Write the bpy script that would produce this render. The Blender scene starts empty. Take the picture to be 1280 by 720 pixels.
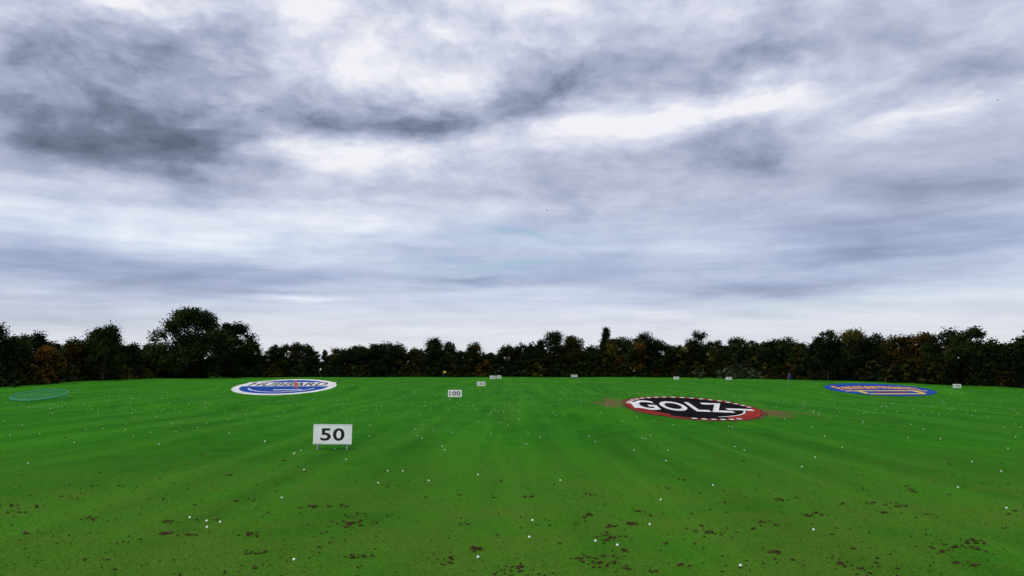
import bpy, math, random
import numpy as np
from mathutils import Vector, Matrix, noise as mnoise
rng=np.random.default_rng(7); random.seed(7)
scene=bpy.context.scene
def link(o,parent=None):
    scene.collection.objects.link(o)
    if parent: o.parent=parent
    return o
def empty(name):
    return link(bpy.data.objects.new(name,None))
# ---------------------------------------------------------------- node helpers
class NT:
    def __init__(s,tree): s.t=tree; s.n=tree.nodes; s.l=tree.links
    def put(s,sock,v):
        if v is None: return
        if isinstance(v,bpy.types.NodeSocket): s.l.new(v,sock)
        else: sock.default_value=v
    def M(s,op,a,b=None,c=None,clamp=False):
        n=s.n.new('ShaderNodeMath'); n.operation=op; n.use_clamp=clamp
        for i,v in enumerate((a,b,c)): s.put(n.inputs[i],v)
        return n.outputs[0]
    def V(s,op,a,b=None):
        n=s.n.new('ShaderNodeVectorMath'); n.operation=op
        s.put(n.inputs[0],a); s.put(n.inputs[1],b)
        return n.outputs['Value'] if op in('LENGTH','DOT_PRODUCT') else n.outputs[0]
    def scale(s,a,f):
        n=s.n.new('ShaderNodeVectorMath'); n.operation='SCALE'; s.put(n.inputs[0],a); s.put(n.inputs['Scale'],f); return n.outputs[0]
    def noise(s,vec,scale,detail=4,rough=.5,col=False,dist=0):
        n=s.n.new('ShaderNodeTexNoise'); s.put(n.inputs['Vector'],vec); n.inputs['Scale'].default_value=scale
        n.inputs['Detail'].default_value=detail; n.inputs['Roughness'].default_value=rough; n.inputs['Distortion'].default_value=dist
        return n.outputs['Color' if col else 'Fac']
    def mapping(s,vec,loc=(0,0,0),rot=(0,0,0),sc=(1,1,1),typ='POINT'):
        n=s.n.new('ShaderNodeMapping'); n.vector_type=typ; s.put(n.inputs['Vector'],vec)
        n.inputs['Location'].default_value=loc; n.inputs['Rotation'].default_value=rot; n.inputs['Scale'].default_value=sc
        return n.outputs[0]
    def blob(s,vec,x,y,rx,ry,rot=0):
        v=s.mapping(vec,(x,y,0),(0,0,math.radians(rot)),(rx,ry,1),'TEXTURE')
        g=s.n.new('ShaderNodeTexGradient'); g.gradient_type='QUADRATIC_SPHERE'; s.put(g.inputs[0],v); return g.outputs['Fac']
    def ramp(s,f,stops,interp='LINEAR'):
        n=s.n.new('ShaderNodeValToRGB'); s.put(n.inputs[0],f); cr=n.color_ramp; cr.interpolation=interp
        while len(cr.elements)<len(stops): cr.elements.new(.5)
        for e,(p,c) in zip(cr.elements,stops): e.position=p; e.color=(*c,1) if len(c)==3 else c
        return n.outputs[0]
    def mix(s,f,a,b,mode='MIX'):
        n=s.n.new('ShaderNodeMix'); n.data_type='RGBA'; n.blend_type=mode
        s.put(n.inputs[0],f)
        for k,v in ((6,a),(7,b)):
            if isinstance(v,tuple) and len(v)==3: v=(*v,1)
            s.put(n.inputs[k],v)
        return n.outputs[2]
    def mapr(s,v,a,b,c=0,d=1,smooth=False):
        n=s.n.new('ShaderNodeMapRange'); s.put(n.inputs[0],v)
        if smooth: n.interpolation_type='SMOOTHSTEP'
        for i,x in enumerate((a,b,c,d)): n.inputs[i+1].default_value=x
        return n.outputs[0]
def newmat(name):
    m=bpy.data.materials.new(name); m.use_nodes=True; nt=NT(m.node_tree)
    b=m.node_tree.nodes['Principled BSDF']; return m,nt,b
def paint(name,col,rough=.6,var=.15,scale=3,spec=.3):
    m,nt,b=newmat(name); tc=nt.n.new('ShaderNodeTexCoord').outputs['Object']
    f=nt.noise(tc,scale,6,.6)
    c=nt.mix(nt.mapr(f,.3,.7),tuple(x*(1-var) for x in col),tuple(min(1,x*(1+var*.5)) for x in col))
    nt.put(b.inputs['Base Color'],c); b.inputs['Roughness'].default_value=rough; b.inputs['Specular IOR Level'].default_value=spec
    return m
# ---------------------------------------------------------------- world
SUN_EL,SUN_AZ=52.0,200.0   # degrees, azimuth from +Y towards +X
w=bpy.data.worlds.new("World"); scene.world=w; w.use_nodes=True
w.cycles.sampling_method='MANUAL'; w.cycles.sample_map_resolution=256
t=w.node_tree; t.nodes.clear(); N=NT(t)
out=t.nodes.new('ShaderNodeOutputWorld')
d=t.nodes.new('ShaderNodeTexCoord').outputs['Generated']
sep=t.nodes.new('ShaderNodeSeparateXYZ'); t.links.new(d,sep.inputs[0]); X,Y,Z=sep.outputs
az=N.M('MULTIPLY',N.M('ARCTAN2',X,Y),57.2958)
el=N.M('MULTIPLY',N.M('ARCSINE',Z),57.2958)
zc=N.M('ADD',N.M('MAXIMUM',Z,0.0),.12)
cb=t.nodes.new('ShaderNodeCombineXYZ'); N.put(cb.inputs[0],N.M('DIVIDE',X,zc)); N.put(cb.inputs[1],N.M('DIVIDE',Y,zc)); P=cb.outputs[0]
ca=t.nodes.new('ShaderNodeCombineXYZ'); N.put(ca.inputs[0],az); N.put(ca.inputs[1],el); A=ca.outputs[0]
w1=N.V('SUBTRACT',N.noise(P,1.5,5,.6,col=True),(.5,.5,.5))
amp=N.mapr(el,1,22,1.0,9.0)
Aw=N.V('ADD',A,N.V('MULTIPLY',N.scale(w1,amp),(1.6,1.0,0)))
blobs=[(-33,21.5,9,4,0,-.38),(-24.5,22,9,4.5,0,-.48),(-24,16.2,17,5,-4,-.66),(-33,15.5,11,6,0,-.38),(-10,19.2,12,3.0,-3,-.68),
(2.5,21.2,11,3.2,10,-.52),(21,23.3,24,3.8,4,-.46),(33,20.5,13,4.0,0,-.35),(15.7,15.9,26,3.2,5,-.34),(29,12.8,18,4,2,-.36),
(26.5,8.6,20,3.2,0,-.38),(4,12.8,20,2.4,0,-.20),(-28,6,22,3,0,-.38),(-2.5,7.3,20,1.8,0,-.28),(-32,3.4,14,1.5,0,-.32),(20,6.0,20,1.6,0,-.25),
(-12.5,16.4,10,3.0,0,.46),(6,18.6,11,2.8,3,.55),(19,20.2,12,2.2,6,.55),(-11.5,24,13,5,0,.12),(-26.5,10.6,22,3.4,0,.20),(31,17.4,11,1.6,4,.3),
(-16,5.3,7,.5,0,.3),(-28,25.5,10,1.6,0,.40),(-16,13,14,2.5,0,.15)]
acc=N.mapr(el,0.5,6,.80,.68)
for (x,y,rx,ry,r,wt) in blobs:
    acc=N.M('MULTIPLY_ADD',N.blob(Aw,x,y,rx*1.15,ry*1.25,r),wt,acc)
Ps=N.mapping(P,rot=(0,0,math.radians(-8)),sc=(.6,1.2,1))
n1=N.noise(N.V('ADD',Ps,N.scale(w1,.5)),1.7,5,.55)
Al=N.V('ADD',N.mapping(A,rot=(0,0,math.radians(-6)),sc=(.11,.21,1)),N.scale(w1,.9))
n3=N.noise(Al,1.0,6,.58)
n4=N.noise(N.V('ADD',Al,(3.1,7.7,2.0)),2.6,6,.56)
n5=N.noise(N.V('ADD',N.mapping(A,sc=(.05,.62,1)),N.scale(w1,.5)),1.0,4,.55)
namp=N.mapr(el,2,24,.42,.45)
acc=N.M('MULTIPLY_ADD',N.M('SUBTRACT',n1,.5),namp,acc)
lump=N.M('MULTIPLY',N.mapr(el,7,19,.12,1.15),N.mapr(az,-8,28,1.0,.6))
acc=N.M('MULTIPLY_ADD',N.M('SUBTRACT',n3,.5),lump,acc)
acc=N.M('MULTIPLY_ADD',N.M('SUBTRACT',n4,.5),N.M('MULTIPLY',lump,.60),acc)
acc=N.M('MULTIPLY_ADD',N.M('SUBTRACT',n5,.5),N.M('MULTIPLY',N.mapr(el,1,4,.15,.55),N.mapr(el,9,16,1,.2)),acc)
cloud=N.ramp(acc,[(.0,(.12,.14,.205)),(.17,(.19,.22,.315)),(.34,(.32,.36,.495)),(.52,(.47,.51,.665)),(.70,(.66,.69,.815)),(.90,(.90,.90,.95))])
warm=N.mapr(el,1.0,6.5,1,0,True)
bl=N.M('MULTIPLY',N.mapr(el,3,7,0,1,True),N.mapr(el,9,14,1,0,True))
cloud=N.mix(N.M('MULTIPLY',bl,.7),cloud,N.mix(1.0,cloud,(.87,.96,1.02),'MULTIPLY'))
cloud=N.mix(N.M('MULTIPLY',warm,.55),cloud,(.72,.76,.77))
sky=t.nodes.new('ShaderNodeTexSky'); sky.sky_type='NISHITA'; sky.sun_disc=False
sky.sun_elevation=math.radians(SUN_EL); sky.sun_rotation=math.radians(SUN_AZ)
b1=t.nodes.new('ShaderNodeBackground'); t.links.new(sky.outputs[0],b1.inputs[0]); b1.inputs[1].default_value=.11
b2=t.nodes.new('ShaderNodeBackground'); N.put(b2.inputs[0],cloud); b2.inputs[1].default_value=1.0
gap=N.M('ADD',N.blob(Aw,1,10.4,15,1.3),N.M('ADD',N.blob(Aw,-1,8.2,16,1.1),N.M('MULTIPLY',N.blob(Aw,22,5,20,1.2),.5)),clamp=True)
gap=N.M('MULTIPLY_ADD',gap,.75,.03)
ms=t.nodes.new('ShaderNodeMixShader'); N.put(ms.inputs[0],gap); t.links.new(b2.outputs[0],ms.inputs[1]); t.links.new(b1.outputs[0],ms.inputs[2])
t.links.new(ms.outputs[0],out.inputs[0])
sl=bpy.data.lights.new("sun","SUN"); sl.energy=1.5; sl.angle=math.radians(16); sl.color=(1,.97,.92)
so=link(bpy.data.objects.new("sun",sl))
e,a=math.radians(SUN_EL),math.radians(SUN_AZ)
so.rotation_euler=Vector((math.sin(a)*math.cos(e),math.cos(a)*math.cos(e),math.sin(e))).to_track_quat('Z','Y').to_euler()
# ---------------------------------------------------------------- terrain
def sstep(a,b,x):
    t_=np.clip((x-a)/(b-a),0,1); return t_*t_*(3-2*t_)
# mound: cx,cy,R, zc, slope_y, slope_x, skirt
MOUNDS=dict(left=(-28.0,92.0,6.2,.98,.135,.0,11.0),mid=(11.2,46.5,4.15,.62,.122,-.038,4.2),right=(44.0,89.5,6.05,.72,.10,.0,9.0))
def H(x,y):
    x=np.asarray(x,float); y=np.asarray(y,float)
    z=.9*sstep(105,180,y)
    z=z+ .05*np.sin(x*.19+1.3+.4*np.sin(y*.06))*np.sin(y*.13+.5)*sstep(14,40,y)+.018*np.sin(x*.45+y*.21)*np.sin(y*.33-x*.1)*sstep(14,30,y)
    for (bx,by,rx,ry,h) in ((-24,58,11,2.0,.40),(33,36,9,1.4,.26),(3,60,14,5,.14),(-48,75,14,6,.4)):
        r2=((x-bx)/rx)**2+((y-by)/ry)**2; z=z+h*np.exp(-r2)
    for (cx,cy,R,zc,sy,sx,W) in MOUNDS.values():
        dx,dy=x-cx,y-cy; r=np.sqrt(dx*dx+dy*dy)+1e-6; k=np.minimum(1,(R+1.4)/r)
        pl=zc+sy*dy*k+sx*dx*k
        wt=1-sstep(R+1.4,R+1.4+W,r)
        z=z*(1-wt)+pl*wt
    return z
def axis(lo,hi,step,far):
    c=list(np.arange(lo,hi+1e-6,step)); s=step; v=hi
    up=[]
    while v<far: s*=1.35; v+=s; up.append(v)
    s=step; v=lo; dn=[]
    while v>-far: s*=1.35; v-=s; dn.append(v)
    return np.array(dn[::-1]+c+up)
ax=axis(-110,110,.8,5000); ay=axis(-8,260,.8,5000)
GX,GY=np.meshgrid(ax,ay); GZ=H(GX,GY)
def mesh_np(name,verts,faces,mats=(),smooth=False,matidx=None):
    me=bpy.data.meshes.new(name); verts=np.asarray(verts,np.float32); faces=np.asarray(faces,np.int32)
    k=faces.shape[1]; me.vertices.add(len(verts)); me.vertices.foreach_set('co',verts.ravel())
    me.loops.add(faces.size); me.loops.foreach_set('vertex_index',faces.ravel())
    me.polygons.add(len(faces)); me.polygons.foreach_set('loop_start',np.arange(0,faces.size,k,dtype=np.int32))
    for m in mats: me.materials.append(m)
    if matidx is not None: me.polygons.foreach_set('material_index',np.asarray(matidx,np.int32))
    if smooth: me.polygons.foreach_set('use_smooth',np.ones(len(faces),bool))
    me.update(calc_edges=True); return me
nx,ny=len(ax),len(ay); idx=np.arange(nx*ny).reshape(ny,nx)
F=np.stack([idx[:-1,:-1],idx[:-1,1:],idx[1:,1:],idx[1:,:-1]],-1).reshape(-1,4)
gm,nt,b=newmat("mown_grass")
pos=nt.n.new('ShaderNodeNewGeometry').outputs['Position']
sp=nt.n.new('ShaderNodeSeparateXYZ'); nt.put(sp.inputs[0],pos)
big=nt.noise(nt.mapping(pos,sc=(1,.5,1)),.11,5,.65)
med=nt.noise(nt.mapping(pos,sc=(1,.6,1)),.9,6,.7)
fine=nt.noise(pos,11,5,.7)
vfine=nt.noise(pos,55,3,.7)
wob=nt.V('ADD',pos,nt.scale(nt.V('SUBTRACT',nt.noise(pos,.03,1,.5,col=True),(.5,.5,.5)),3.0))
mow=nt.noise(nt.mapping(wob,rot=(0,0,math.radians(3)),sc=(.50,.012,1)),1.0,3,.55)
mow2=nt.noise(nt.mapping(wob,rot=(0,0,math.radians(-14)),sc=(.8,.018,1)),1.0,3,.6)
trk=nt.noise(nt.mapping(wob,rot=(0,0,math.radians(9)),sc=(1.8,.014,1)),1.0,2,.5)
c=nt.mix(nt.mapr(big,.33,.67),(.012,.105,.004),(.028,.175,.006))
c=nt.mix(nt.M('MULTIPLY',nt.mapr(med,.40,.72),.65),c,(.046,.205,.008))
c=nt.mix(nt.M('MULTIPLY',nt.mapr(mow,.46,.64),.42),c,(.058,.230,.014))
c=nt.mix(nt.M('MULTIPLY',nt.mapr(mow2,.52,.68),.32),c,(.010,.080,.004))
c=nt.mix(nt.M('MULTIPLY',nt.mapr(trk,.60,.72),.30),c,(.08,.24,.02))
# worn olive turf close to the tees
wear=nt.M('ADD',sp.outputs[1],nt.M('MULTIPLY',nt.M('SUBTRACT',med,.5),26.0))
wearf=nt.mapr(wear,10,32,1,0,True)
wearf=nt.M('MULTIPLY',wearf,nt.mapr(nt.noise(pos,.30,5,.7),.34,.60,.2,1))
c=nt.mix(nt.M('MULTIPLY',wearf,.75),c,(.088,.165,.016))
soil=nt.M('MULTIPLY',nt.mapr(nt.noise(pos,5.5,7,.78),.58,.67),nt.mapr(sp.outputs[1],12,24,1,0,True))
c=nt.mix(nt.M('MULTIPLY',soil,.75),c,(.048,.038,.014))
c=nt.mix(.85,c,nt.ramp(nt.M('MULTIPLY_ADD',vfine,.5,nt.M('MULTIPLY',fine,.5)),[(.3,(.42,.42,.42)),(.5,(1,1,1)),(.70,(1.7,1.6,1.5))]),'MULTIPLY')
dw=nt.V('ADD',pos,nt.scale(nt.V('SUBTRACT',nt.noise(pos,.8,6,.75,col=True),(.5,.5,.5)),4.5))
fl=nt.mapping(dw,sc=(1,1,0))
dirt=nt.M('ADD',nt.blob(fl,6.3,47.6,1.7,3.4),nt.M('ADD',nt.blob(fl,16.1,45.6,1.5,3.2),nt.blob(fl,18.2,46.2,2.6,.8)))
c=nt.mix(nt.M('MULTIPLY',nt.mapr(dirt,.10,.45),.85),c,(.14,.095,.042))
nt.put(b.inputs['Base Color'],c); b.inputs['Roughness'].default_value=.95; b.inputs['Specular IOR Level'].default_value=.02
bp=nt.n.new('ShaderNodeBump'); bp.inputs['Distance'].default_value=.06; bp.inputs['Strength'].default_value=.7
nt.put(bp.inputs['Height'],nt.M('MULTIPLY_ADD',vfine,.5,fine)); nt.put(b.inputs['Normal'],bp.outputs[0])
link(bpy.data.objects.new("grass_field",mesh_np("grass_field",np.stack([GX.ravel(),GY.ravel(),GZ.ravel()],-1),F,[gm],True)))
# ---------------------------------------------------------------- grass blades near
nb=170000
yy=8.5+34*rng.random(nb)**2.5; xx=(rng.random(nb)*2-1)*(yy*.75+1.5)
ang=rng.random(nb)*math.pi; h=.010+.032*rng.random(nb)**3; wd=.004+.006*rng.random(nb)
base=np.stack([xx,yy,H(xx,yy)-.003],-1); dv=np.stack([np.cos(ang),np.sin(ang),0*ang],-1)*wd[:,None]
tip=base+np.stack([(rng.random(nb)-.5)*.05,(rng.random(nb)-.5)*.05,h],-1)
vs=np.stack([base-dv,base+dv,tip],1).reshape(-1,3)
bm_,nt,b=newmat("grass_blades"); pos=nt.n.new('ShaderNodeNewGeometry').outputs['Position']
c=nt.mix(nt.mapr(nt.noise(pos,9,4,.7),.3,.7),(.022,.115,.005),(.085,.23,.016)); c=nt.mix(nt.mapr(nt.noise(pos,.5,4,.6),.45,.65),c,(.11,.18,.018))
nt.put(b.inputs['Base Color'],c); b.inputs['Roughness'].default_value=.8; b.inputs['Specular IOR Level'].default_value=.1
link(bpy.data.objects.new("grass_blades",mesh_np("grass_blades",vs,np.arange(nb*3).reshape(-1,3),[bm_])))
# ---------------------------------------------------------------- icosphere data
import bmesh
def ico(sub):
    bm=bmesh.new(); bmesh.ops.create_icosphere(bm,subdivisions=sub,radius=1)
    v=np.array([q.co[:] for q in bm.verts]); f=np.array([[q.index for q in p.verts] for p in bm.faces]); bm.free(); return v,f
def scatter(name,v,f,P_,S,mat,jit=0,rotz=True,smooth=True):
    n=len(P_); nv=len(v); allv=np.repeat(v[None],n,0)
    if jit: allv=allv*(1+jit*(rng.random((n,nv,1))-.5))
    allv=allv*S[:,None,:]
    if rotz:
        a_=rng.random(n)*6.283; c_,s_=np.cos(a_)[:,None],np.sin(a_)[:,None]
        x_=allv[...,0]*c_-allv[...,1]*s_; y_=allv[...,0]*s_+allv[...,1]*c_; allv=np.stack([x_,y_,allv[...,2]],-1)
    allv=allv+P_[:,None,:]
    ff=(f[None]+(np.arange(n)*nv)[:,None,None]).reshape(-1,3)
    return mesh_np(name,allv.reshape(-1,3),ff,[mat],smooth)
# golf balls
ballm=paint("golf_ball_white",(.82,.83,.80),.35,.08,30)
bx,by=[],[]
def addballs(n,y0,y1,pw=1.0):
    y_=y0+(y1-y0)*rng.random(n)**pw; x_=(rng.random(n)*2-1)*(y_*.74+1)
    bx.extend(x_); by.extend(y_)
addballs(6,13,17.5); addballs(28,17,28); addballs(190,27,62,.9); addballs(560,50,120,1.0)
for (x_,y_) in ((-.53,11.9),(-3.35,11.75),(3.4,11.4),(1.75,12.7),(1.42,13.0),(-10.4,14.9),(-5.6,14.6),(-5.9,14.7),(5.1,19.2),(5.5,13.9),(.3,13.3),(-2.2,20.0)):
    bx.append(x_); by.append(y_)
bx,by=np.array(bx),np.array(by)
keep=np.abs(bx)<78
for (cx,cy,R,*_) in MOUNDS.values(): keep&=((bx-cx)**2+(by-cy)**2)>(R+.2)**2
bx,by=bx[keep],by[keep]
r=.0225+0*bx
v2,f2=ico(2)
me=scatter("golf_balls",v2,f2,np.stack([bx,by,H(bx,by)+r*.8],-1),np.stack([r,r,r],-1),ballm)
link(bpy.data.objects.new("golf_balls",me))
# divots / turned soil clods
soilm,nt,b=newmat("divot_soil"); pos=nt.n.new('ShaderNodeNewGeometry').outputs['Position']
c=nt.ramp(nt.noise(pos,18,5,.7),[(.3,(.018,.013,.006)),(.52,(.052,.038,.016)),(.72,(.115,.088,.036))])
nt.put(b.inputs['Base Color'],c); b.inputs['Roughness'].default_value=1; b.inputs['Specular IOR Level'].default_value=.02
px_,py_,sc_=[],[],[]
for k in range(340):
    y0=8.8+10.5*random.random()**1.6 if k<300 else random.uniform(17,38)
    x0=random.uniform(-1,1)*(y0*.74+1)
    n=random.choice((1,1,2,3,4,6,10,18,26))if y0<18 else random.choice((2,3,5)); spd=random.uniform(.03,.16)
    for _ in range(n): px_.append(x0+random.gauss(0,spd*1.2)); py_.append(y0+random.gauss(0,spd*1.3)); sc_.append(.9)
for _ in range(2000):
    y0=8.8+14*random.random()**1.7; px_.append(random.uniform(-1,1)*(y0*.74+1)); py_.append(y0); sc_.append(.5)
px_,py_,sc_=np.array(px_),np.array(py_),np.array(sc_); n=len(px_)
s0=(.009+.028*rng.random(n)**2.6)*sc_
S=np.stack([s0*(.8+1.2*rng.random(n)),s0*(.6+.6*rng.random(n)),s0*(.40+.6*rng.random(n))],-1)
me=scatter("divots",v2,f2,np.stack([px_,py_,H(px_,py_)+.010],-1),S,soilm,jit=1.0,smooth=False)
link(bpy.data.objects.new("divots",me))
# ---------------------------------------------------------------- part helpers
white=paint("weathered_white",(.82,.83,.82),.5,.12,2.0); black=paint("black_paint",(.012,.012,.014),.5,.2)
blue=paint("blue_turf",(.015,.065,.30),.9,.3,.8,.02); navy=paint("navy_paint",(.012,.03,.12),.8,.3,.8,.03); red=paint("red_turf",(.30,.030,.022),.9,.35,.8,.02)
orange=paint("orange_turf",(.80,.36,.03),.9,.2,.8,.02); yellow=paint("yellow_turf",(.80,.52,.04),.9,.2,.8,.02)
turf_black=paint("black_turf",(.012,.012,.013),.95,.4,.7,.0); turf_white=paint("white_turf",(.68,.68,.66),.9,.3,1.2,.02)
metal=paint("galvanised_metal",(.32,.33,.34),.45,.2,6); greenm=paint("green_frame",(.02,.26,.13),.5,.2,3)
def box(bm,x0,x1,y0,y1,z0,z1,mi=0,bev=0):
    r_=bmesh.ops.create_cube(bm,size=1); vs_=r_['verts']
    bmesh.ops.scale(bm,vec=(x1-x0,y1-y0,z1-z0),verts=vs_); bmesh.ops.translate(bm,vec=((x0+x1)/2,(y0+y1)/2,(z0+z1)/2),verts=vs_)
    for f_ in {f for v in vs_ for f in v.link_faces}: f_.material_index=mi
def tube(bm,p0,p1,r0,r1,seg=8,mi=0):
    p0,p1=Vector(p0),Vector(p1); ax_=(p1-p0); L=ax_.length; q=ax_.to_track_quat('Z','Y').to_matrix().to_4x4()
    r_=bmesh.ops.create_cone(bm,cap_ends=True,segments=seg,radius1=r0,radius2=r1,depth=L,matrix=Matrix.Translation((p0+p1)/2)@q)
    for f_ in {f for v in r_['verts'] for f in v.link_faces}: f_.material_index=mi
def fin(bm,name,mats,parent=None,smooth=False,bevel=0):
    me_=bpy.data.meshes.new(name); bm.to_mesh(me_); bm.free()
    for m in mats: me_.materials.append(m)
    if smooth:
        for p in me_.polygons: p.use_smooth=True
    o=link(bpy.data.objects.new(name,me_),parent)
    if bevel:
        md=o.modifiers.new('b','BEVEL'); md.width=bevel; md.segments=2
    return o
def text_mesh(txt,name,mat,w_,h_,off=.02,spacing=1.0,arc=None):
    cu=bpy.data.curves.new("t",'FONT'); cu.body=txt; cu.size=1; cu.offset=off; cu.space_character=spacing; cu.resolution_u=6
    o=bpy.data.objects.new("t",cu); scene.collection.objects.link(o); bpy.context.view_layer.update()
    me_=bpy.data.meshes.new_from_object(o.evaluated_get(bpy.context.evaluated_depsgraph_get())); bpy.data.objects.remove(o)
    co=np.array([v.co[:] for v in me_.vertices]); mn,mx=co.min(0),co.max(0)
    co[:,0]=(co[:,0]-(mn[0]+mx[0])/2)/(mx[0]-mn[0])*w_; co[:,1]=(co[:,1]-(mn[1]+mx[1])/2)/(mx[1]-mn[1])*h_; co[:,2]=0
    if arc: co[:,1]-= arc*(co[:,0]/(w_/2))**2
    me_.vertices.foreach_set('co',co.astype(np.float32).ravel()); me_.materials.clear(); me_.materials.append(mat); me_.name=name; me_.update()
    return me_
# ---------------------------------------------------------------- distance signs
def sign(x,y,num,w_=1.42,h_=.74,clear=.20,rot=0,dark=False,roll=0):
    root=empty("distance_sign"); root.location=(x,y,float(H(x,y))); root.rotation_euler=(0,math.radians(roll),math.radians(rot))
    bm=bmesh.new(); box(bm,-w_/2,w_/2,-.012,.012,clear,clear+h_); fin(bm,"panel",[black if dark else white],root,bevel=.006)
    bm=bmesh.new()
    for s in (-1,1):
        box(bm,s*w_*.38-.02,s*w_*.38+.02,.014,.05,-.2,clear+h_*.92)
        tube(bm,(s*w_*.38,.03,clear+h_*.6),(s*w_*.38,.42,-.05),.014,.014)
    fin(bm,"posts",[metal],root)
    bm=bmesh.new()
    for zz in (clear+h_*.15,clear+h_*.85): box(bm,-w_*.45,w_*.45,.052,.072,zz-.02,zz+.02)
    fin(bm,"rails",[metal],root)
    tw=w_*(.62 if len(num)==2 else .80)
    o=link(bpy.data.objects.new("digits",text_mesh(num,"digits",white if dark else black,tw,h_*.62,.022,1.08)),root)
    o.rotation_euler=(math.pi/2,0,0); o.location=(0,-.016,clear+h_*.5)
    if not dark:
        bm=bmesh.new()
        for (a_,b_,c_,d_) in ((-w_/2+.015,w_/2-.015,clear+.015,clear+.03),(-w_/2+.015,w_/2-.015,clear+h_-.03,clear+h_-.015)): box(bm,a_,b_,-.015,-.0125,c_,d_)
        fin(bm,"border",[metal],root)
    return root
sign(-6.67,27.9,"50",roll=.8,rot=3)
sign(-5.93,77.5,"100"); sign(-5.3,128,"150",rot=5)
sign(-4.6,177,"200",w_=1.3); sign(-3.2,183,"200",w_=1.1)
sign(14.6,175,"200",w_=1.9,h_=1.0,dark=True,clear=.35); sign(37.5,170,"200",w_=1.2,h_=.6); sign(48,165,"150",w_=1.3,h_=.6); sign(70.4,118,"100",w_=1.3,h_=.6)
# ---------------------------------------------------------------- flagsticks
def flag(x,y,h_,mat,lean=(0,0),fw=.5,fh=.36,droop=.25):
    root=empty("flagstick"); root.location=(x,y,float(H(x,y))); root.rotation_euler=(math.radians(lean[0]),math.radians(lean[1]),0)
    bm=bmesh.new(); tube(bm,(0,0,-.1),(0,0,h_),.018,.012,8,0); fin(bm,"pole",[metal],root,True)
    bm=bmesh.new(); g=[]
    for j in range(9):
        u=j/8
        g.append([bm.verts.new((.012+u*fw*(1-.25*droop),.05*math.sin(u*7),h_-.02-u*u*droop-k/4*fh*(1-.15*u))) for k in range(5)])
    for j in range(8):
        for k in range(4): bm.faces.new((g[j][k],g[j+1][k],g[j+1][k+1],g[j][k+1]))
    fin(bm,"flag_cloth",[mat],root,True)
pink=paint("pink_red_cloth",(.62,.20,.21),.8,.35,9)
flag(-19.2,65.3,2.1,pink,(0,4),.40,.55,.3)
flag(35.9,97,1.9,navy,(0,5),.45,.7,.35)
flag(-16.4,178,2.0,yellow,(0,0),.6,.45,.1)
# ---------------------------------------------------------------- painted target ovals
def place(root,key,lift=.03):
    cx,cy,R,zc,sy,sx,W=MOUNDS[key]
    n=Vector((-sx,-sy,1)).normalized(); yv=Vector((0,1,sy)).normalized(); xv=yv.cross(n).normalized()
    m=Matrix((xv,yv,n)).transposed().to_4x4(); m.translation=Vector((cx,cy,zc+lift)); root.matrix_world=m; return R
def disc(root,name,r0,r1,z,mat,a0=0,a1=360,sy=1,cx=0,cy=0,seg=96,thick=0,ragged=0):
    bm=bmesh.new(); n=max(2,int(seg*(a1-a0)/360)); rows=[]; jr=[1+ragged*random.uniform(-1,1) for _ in range(n)]; jr.append(jr[0])
    for i in range(n+1):
        a_=math.radians(a0+(a1-a0)*i/n)
        rows.append([bm.verts.new((cx+q*math.cos(a_),cy+q*math.sin(a_)*sy,z)) for q in ((r0,r1*jr[i]) if r0>0 else (0.001,r1*jr[i]))])
    for i in range(n): bm.faces.new((rows[i][0],rows[i][1],rows[i+1][1],rows[i+1][0]))
    if thick:
        for i in range(n):
            p,q=rows[i][1],rows[i+1][1]; p2=bm.verts.new(p.co-Vector((0,0,thick))); q2=bm.verts.new(q.co-Vector((0,0,thick))); bm.faces.new((p,p2,q2,q))
    return fin(bm,name,[mat],root)
def segs(root,name,r0,r1,z,mat,angs,wdeg):
    bm=bmesh.new()
    for a_ in angs:
        rr=[]
        for i in range(4):
            t_=math.radians(a_-wdeg/2+wdeg*i/3); rr.append((bm.verts.new((r0*math.cos(t_),r0*math.sin(t_),z)),bm.verts.new((r1*math.cos(t_),r1*math.sin(t_),z))))
        for i in range(3): bm.faces.new((rr[i][0],rr[i][1],rr[i+1][1],rr[i+1][0]))
    fin(bm,name,[mat],root)
def flat(root,name,rects,z,mat):
    bm=bmesh.new()
    for (x0,x1,y0,y1) in rects: bm.faces.new([bm.verts.new(p) for p in ((x0,y0,z),(x1,y0,z),(x1,y1,z),(x0,y1,z))])
    fin(bm,name,[mat],root)
def lettering(root,txt,z,mat,w_,h_,cx,cy,off=.03,arc=None,name="lettering",spacing=1.0):
    o=link(bpy.data.objects.new(name,text_mesh(txt,name,mat,w_,h_,off,spacing,arc)),root); o.location=(cx,cy,z); return o
soil_edge=paint("bare_soil_edge",(.12,.08,.036),1,.5,1.5,0)
root=empty("target_logo_oval"); R=place(root,"mid")
disc(root,"soil_edge",0,R*1.065,-.012,soil_edge,ragged=.035)
disc(root,"base_sheet",0,R,0,turf_black,thick=.02)
disc(root,"rim_red",R*.91,R*.99,.006,red)
segs(root,"rim_white_checks",R*.915,R*.985,.012,turf_white,list(np.arange(14,172,9))+list(np.arange(258,304,8)),4.2)
disc(root,"rim_lower_band",R*.78,R*.90,.006,red,292,352)
disc(root,"rim_lower_line",R*.735,R*.765,.006,turf_white,285,352)
disc(root,"rim_left_band",R*.80,R*.89,.006,red,190,235)
lettering(root,"GOLZ",.016,turf_white,R*1.40,R*.84,-R*.15,R*.06,.022,spacing=1.12)
flat(root,"bars",[(R*.50,R*.90,-R*.12,R*.02),(-R*.90,-R*.80,-R*.25,R*.30)],.020,turf_white)
root=empty("target_logo_oval"); R=place(root,"left")
disc(root,"base_sheet",0,R,0,turf_white,thick=.1)
disc(root,"blue_field",0,R*.86,.008,blue)
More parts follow.
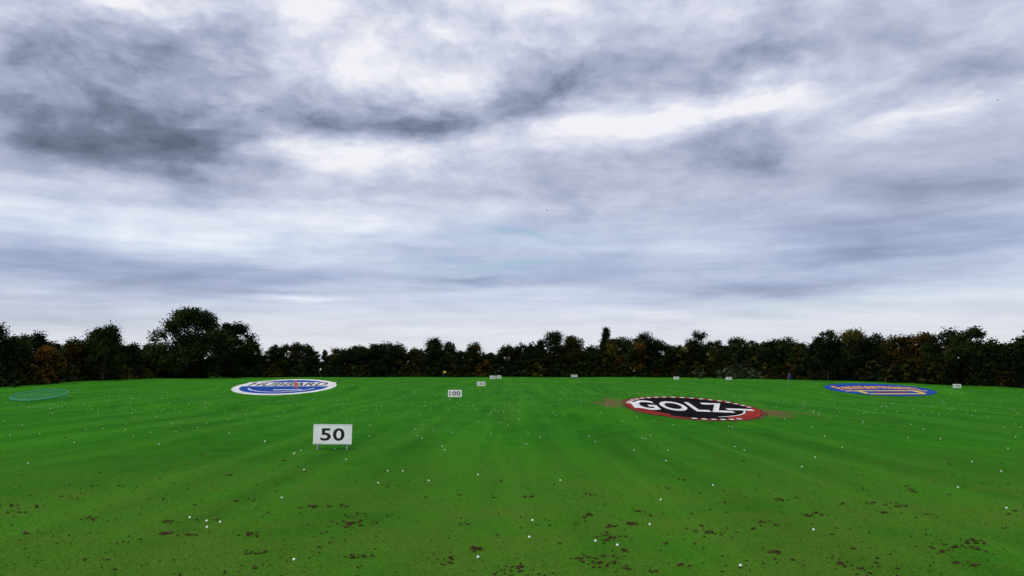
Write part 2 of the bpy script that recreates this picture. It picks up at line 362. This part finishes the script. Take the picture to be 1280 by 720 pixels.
disc(root,"blue_inner_ring",R*.66,R*.70,.014,turf_white,200,340)
flat(root,"white_stripes",[(-R*.1,R*.45,-R*.46,-R*.38)],.018,turf_white)
flat(root,"lettering_band",[(-R*.90,R*.90,R*.02,R*.56)],.022,turf_white)
lettering(root,"HUBBARD",.028,black,R*1.55,R*.46,0,R*.29,.025)
root=empty("target_logo_oval"); R=place(root,"right")
disc(root,"base_sheet",0,R,0,blue,thick=.1)
lettering(root,"Fenstermann",.012,orange,R*1.56,R*.58,0,R*.36,.022,arc=R*.20,spacing=1.05)
flat(root,"frame_lines",[(-R*.58,R*.58,-R*.30,-R*.20),(-R*.52,R*.52,-R*.76,-R*.66),(-R*.58,-R*.50,-R*.66,-R*.30),(R*.50,R*.58,-R*.66,-R*.30),(-R*.80,-R*.58,-R*.32,-R*.24),(R*.58,R*.80,-R*.32,-R*.24)],.012,yellow)
flat(root,"panel",[(-R*.30,R*.30,-R*.52,-R*.44)],.016,red)
# ---------------------------------------------------------------- green chipping net ring
root=empty("round_target_net"); rx,ry=-44.6,70.5; root.location=(rx,ry,float(H(rx,ry))-.15)
bm=bmesh.new(); R=2.35; n=48; T=.34
rim=[Vector((R*math.cos(a_),R*math.sin(a_)*.95,.58+T/2*2.6*math.sin(a_))) for a_ in np.linspace(0,2*math.pi,n,endpoint=False)]
for i in range(n): tube(bm,rim[i],rim[(i+1)%n],.06,.06,6)
for i in range(0,n,6): tube(bm,rim[i],(rim[i].x*1.0,rim[i].y,-.15),.03,.03,6)
fin(bm,"rim_and_legs",[greenm],root,True)
bm=bmesh.new()
for k in range(-9,10):
    c0=k*R/10; hw=math.sqrt(max(0,R*R-c0*c0))
    for hor in (0,1):
        pr=None
        for j in range(13):
            s_=-hw+2*hw*j/12; x_,y_=(s_,c0) if hor else (c0,s_)
            rr=min(1,math.hypot(x_,y_)/R); z_=.58+T/2*2.6*(y_/R)-.30*(1-rr*rr)
            p=Vector((x_,y_*.95,z_))
            if pr is not None: tube(bm,pr,p,.008,.008,3)
            pr=p
fin(bm,"net",[greenm],root)
# ---------------------------------------------------------------- birds
birdm=paint("dark_feathers",(.02,.02,.022),.8)
def bird(x,y,z,s,rot):
    bm=bmesh.new(); r_=bmesh.ops.create_uvsphere(bm,u_segments=10,v_segments=6,radius=1); bmesh.ops.scale(bm,vec=(.16*s,.055*s,.05*s),verts=r_['verts'])
    r_=bmesh.ops.create_uvsphere(bm,u_segments=8,v_segments=5,radius=.045*s); bmesh.ops.translate(bm,vec=(.17*s,0,.015*s),verts=r_['verts'])
    tube(bm,(.2*s,0,.015*s),(.25*s,0,.01*s),.014*s,.002*s,5)
    for q in (-1,1):
        a_=[(.07,0,.02),(.10,.22,.10),(.0,.5,.05),(-.05,.22,.09),(-.06,0,.02)]
        bm.faces.new([bm.verts.new((p[0]*s,p[1]*q*s,p[2]*s)) for p in a_])
    bm.faces.new([bm.verts.new(p) for p in ((-.12*s,0,0),(-.27*s,.05*s,0),(-.27*s,-.05*s,0))])
    o=fin(bm,"flying_bird",[birdm],None); o.location=(x,y,z); o.rotation_euler=(.2,.1,rot)
bird(47.6,70,29.3,.55,.4); bird(3.6,75,19.4,.5,2.0)
# ---------------------------------------------------------------- trees
bark=paint("bark",(.045,.036,.027),.9,.4,2)
def leafmat(name,dark,light):
    m,nt,b=newmat(name); at=nt.n.new('ShaderNodeAttribute'); at.attribute_name='tint'
    oi=nt.n.new('ShaderNodeObjectInfo').outputs['Random']
    f=nt.M('MULTIPLY',nt.M('MULTIPLY_ADD',oi,.7,.45),at.outputs['Fac'],clamp=True)
    f=nt.M('POWER',f,1.5)
    c=nt.mix(f,dark,light)
    nt.put(b.inputs['Base Color'],c); b.inputs['Roughness'].default_value=.8; b.inputs['Specular IOR Level'].default_value=.03
    return m
L_green=leafmat("leaves_dark_green",(.003,.0065,.002),(.032,.052,.011))
L_olive=leafmat("leaves_olive",(.006,.009,.002),(.115,.105,.018))
L_rust=leafmat("leaves_rust",(.012,.010,.003),(.17,.085,.014))
L_silver=leafmat("leaves_silver",(.012,.018,.009),(.17,.20,.11))
def tree_mesh(name,h,wd,mat,nleaf=5000,kind='round',seed=0,leaf=.34,nclump=46,z0=None):
    rg=np.random.default_rng(seed); bm=bmesh.new(); cent=[]
    if z0 is None: z0=.02 if kind=='bush' else (.10 if kind=='cone' else .16)
    ph=rg.random(4)*6.283
    for i in range(nclump):
        t_=rg.random()**(.85 if kind!='bush' else 1.1)
        a_=rg.random()*6.283
        if kind=='round': env=math.sin(math.pi*(.14+.80*t_))**.6
        elif kind=='cone': env=(1-t_)**.8*.95+.08
        else: env=(1-t_*t_)**.5
        if kind!='cone': env*=1+.22*math.sin(2*a_+ph[0]+5*t_)+.14*math.sin(3*a_+ph[1]-9*t_)
        rr=env*wd/2*(.35+.65*math.sqrt(rg.random()))*.82
        cr=(.045+.085*rg.random()**1.3)*h*(1 if kind=='round' else .8)
        if kind=='cone': cr*=.7
        topz=1-.10*abs(math.sin(1.5*a_+ph[2])) if kind=='round' else 1
        cent.append((rr*math.cos(a_),rr*math.sin(a_),(z0+(1-z0)*t_*topz)*h*.94,cr))
    tr=.022*h if kind!='bush' else .012*h
    top=h*(.80 if kind!='cone' else .93); pts=[Vector((0,0,-.3))]
    for k in range(1,6): pts.append(Vector((rg.normal()*.012*h*k*.5,rg.normal()*.012*h*k*.5,top*k/5)))
    for k in range(5): tube(bm,pts[k],pts[k+1],tr*(1-.17*k),tr*(1-.17*(k+1)),7)
    for (x,y,z,cr) in cent[::2]:
        zz=max(.12*h,z-math.hypot(x,y)*.7-.04*h); k=min(4,int(zz/top*5)); f_=zz/top*5-k; p=pts[k].lerp(pts[k+1],min(1,f_))
        mid=p.lerp(Vector((x,y,z)),.5)+Vector((0,0,-.01*h)); tube(bm,p,mid,tr*.38,tr*.25,5); tube(bm,mid,(x,y,z),tr*.25,tr*.06,5)
    bv=np.array([v.co[:] for v in bm.verts]); bm.faces.ensure_lookup_table(); bm.verts.index_update()
    bf=[[v.index for v in f.verts] for f in bm.faces]; bm.free()
    C=np.array(cent); wgt=C[:,3]**2; wgt/=wgt.sum(); ci=rg.choice(len(C),nleaf,p=wgt)
    dr=rg.normal(size=(nleaf,3)); dr/=np.linalg.norm(dr,axis=1)[:,None]
    rad=rg.random(nleaf)**.45*(1+.3*rg.normal(size=nleaf).clip(-1,1.8))
    pc=C[ci,:3]+dr*(C[ci,3]*rad)[:,None]*np.array([1.15,1.15,.85]); pc[:,2]=np.maximum(pc[:,2],.05)
    a1=rg.normal(size=(nleaf,3)); a1/=np.linalg.norm(a1,axis=1)[:,None]; a2=np.cross(a1,rg.normal(size=(nleaf,3))); a2/=np.linalg.norm(a2,axis=1)[:,None]
    sz=(leaf*(.5+.8*rg.random(nleaf)))[:,None]
    lv=np.stack([pc-a1*sz*.6,pc-a2*sz*.35,pc+a1*sz*.6,pc+a2*sz*.35],1).reshape(-1,3)
    nb_=len(bv); lf=np.arange(nleaf*4).reshape(-1,4)+nb_
    me_=bpy.data.meshes.new(name); allv=np.concatenate([bv,lv]).astype(np.float32)
    loops=[i for f in bf for i in f]; sizes=[len(f) for f in bf]
    li=np.concatenate([np.array(loops,np.int32),lf.ravel().astype(np.int32)]); szs=np.concatenate([np.array(sizes,np.int32),np.full(nleaf,4,np.int32)])
    me_.vertices.add(len(allv)); me_.vertices.foreach_set('co',allv.ravel()); me_.loops.add(len(li)); me_.loops.foreach_set('vertex_index',li)
    me_.polygons.add(len(szs)); me_.polygons.foreach_set('loop_start',np.concatenate([[0],np.cumsum(szs)[:-1]]).astype(np.int32))
    me_.materials.append(bark); me_.materials.append(mat)
    me_.polygons.foreach_set('material_index',np.concatenate([np.zeros(len(sizes),np.int32),np.ones(nleaf,np.int32)]))
    me_.update(calc_edges=True)
    at=me_.attributes.new('tint','FLOAT','POINT'); ct=rg.random(len(C)); tv=np.clip(ct[ci]*.75+.3*rg.random(nleaf),0,1)
    at.data.foreach_set('value',np.concatenate([np.zeros(nb_),np.repeat(tv,4)]).astype(np.float32))
    return me_
PR=[]
for i in range(7): PR.append(tree_mesh("tree_g",10,6.0+i*.55,L_green,4600,'round',i+1,leaf=.38))
for i in range(2): PR.append(tree_mesh("tree_o",10,7,L_olive,4000,'round',i+21))
PRr=tree_mesh("tree_r",10,6.5,L_rust,3600,'round',31)
PRc=[tree_mesh("tree_c",10,4.0,L_green,3600,'cone',i+41,nclump=60) for i in range(2)]
BU=[tree_mesh("bush_g",4,5.5,L_green,2600,'bush',i+51,leaf=.32,nclump=34) for i in range(3)]
BUo=tree_mesh("bush_o",4,5.5,L_olive,2400,'bush',61,leaf=.30,nclump=30); BUr=tree_mesh("bush_r",4,5,L_rust,2000,'bush',62,leaf=.30,nclump=26)
BUs=tree_mesh("bush_s",4,5.5,L_silver,2400,'bush',63,leaf=.28,nclump=26)
path=[(-125,30,11),(-100,85,11),(-85,122,12),(-92,160,10.5),(-96,200,11),(-93,238,12.5),(-64,247,12.5),(-40,250,12.8),(-15,252,13.6),(0,252,13),(14,252,15.5),(40,248,15),(56,236,13.6),(63,192,11.2),(76,156,11.6),(83,122,10.8),(98,88,9.5),(125,30,10)]
forest=empty("distant_trees")
def inst(me_,name,x,y,s,sw=1,parent=forest):
    o=link(bpy.data.objects.new(name,me_),parent); o.location=(x,y,float(H(x,y))-.05); o.rotation_euler=(0,0,random.random()*6.283); o.scale=(s*sw,s*sw,s); return o
for (x0,y0,h0),(x1,y1,h1) in zip(path[:-1],path[1:]):
    L=math.hypot(x1-x0,y1-y0); nx_,ny_=(y1-y0)/L,-(x1-x0)/L
    if nx_*(-(x0+x1)/2)+ny_*(140-(y0+y1)/2)>0: nx_,ny_=-nx_,-ny_
    left=(x0+x1)/2<-70
    for row,(off,step,kind) in enumerate(((1.5,2.6,'b'),(4.5,3.0,'b'),(6.5,3.8,'t'),(11,4.2,'t'),(18,4.5,'t'),(9,3.2,'B'),(24,4,'B'))):
        n=max(1,int(L/step))
        for i in range(n):
            u=(i+random.random()*.8)/n; hh=h0+(h1-h0)*u; o_=off+random.uniform(-1.3,1.3)
            x=x0+(x1-x0)*u+nx_*o_; y=y0+(y1-y0)*u+ny_*o_
            rnd=random.random()
            if kind in 'bB':
                m_=random.choice(BU) if rnd<(.66 if left else .74) else (BUo if rnd<.92 else BUr)
                inst(m_,"bush",x,y,random.uniform(.65,1.25)*(1.2 if off>4 else .9)*(1.35 if kind=='B' else 1)*(hh/12))
            else:
                m_=random.choice(PR[:7]) if rnd<.72 else (random.choice(PR[7:]) if rnd<.89 else (PRr if rnd<.93 else random.choice(PRc)))
                s_=hh/10*random.uniform(.56,.97)
                inst(m_,"tree",x,y,s_,random.uniform(.8,1.25))
def hero(name,x,y,h,wd,mat,kind='round',seed=0,nleaf=9000,leaf=.38,nclump=70,z0=None):
    o=bpy.data.objects.new(name,tree_mesh(name,h,wd,mat,nleaf,kind,seed,leaf,nclump,z0)); link(o); o.location=(x,y,float(H(x,y))-.05); return o
hero("oak_tree",-90,209,20.8,25,L_green,seed=101,nleaf=42000,nclump=190,leaf=.48,z0=.06)
hero("oak_tree",-80,214,16.8,14,L_green,seed=121,nleaf=16000,nclump=80,leaf=.46,z0=.06)
hero("maple_tree",-89.5,163,12.9,9,L_green,seed=102)
hero("maple_tree",-101,183,13.6,9,L_green,seed=103)
hero("maple_tree",-91.5,130,12.0,8,L_green,seed=104)
hero("rowan_tree",-90,144,7.5,7,L_rust,seed=122); hero("rowan_tree",-95,162,8.5,6,L_rust,seed=123); hero("rowan_tree",-96,172,9.5,7,L_olive,seed=124)
hero("spruce_tree",32.5,256,17.6,6,L_green,'cone',seed=105)
hero("ash_tree",14.5,256,16.4,9,L_green,seed=106); hero("ash_tree",46,254,15.8,9,L_green,seed=107,nleaf=12000); hero("ash_tree",61,243,15.8,9,L_green,seed=108,nleaf=14000)
hero("ash_tree",-27,256,14.2,7,L_green,seed=109); hero("birch_tree",20.5,257,15.6,6,L_olive,seed=110); hero("rowan_tree",43,250,12.5,6,L_rust,seed=111)
hero("ash_tree",70,165,11.8,8,L_green,seed=112); hero("ash_tree",79,172,12.4,9,L_olive,seed=113); hero("ash_tree",83,134,11.2,9,L_green,seed=114)
for k,(x,y,s) in enumerate(((53.5,188,1.0),(57,188,1.2),(60,184,.9),(49,196,.9))):
    o=link(bpy.data.objects.new("silver_shrub",BUs)); o.location=(x,y,float(H(x,y))-.05); o.scale=(s,s,s*.9); o.rotation_euler=(0,0,k*1.7)
# ---------------------------------------------------------------- camera
cd=bpy.data.cameras.new("camera"); cd.sensor_width=36; cd.lens=26; cd.clip_end=20000; cd.clip_start=.1
co_=link(bpy.data.objects.new("camera",cd)); co_.location=(0,0,2.89); co_.rotation_euler=(math.radians(90+6.42),0,0); scene.camera=co_
scene.view_settings.view_transform='Standard'; scene.view_settings.look='None'; scene.view_settings.exposure=0
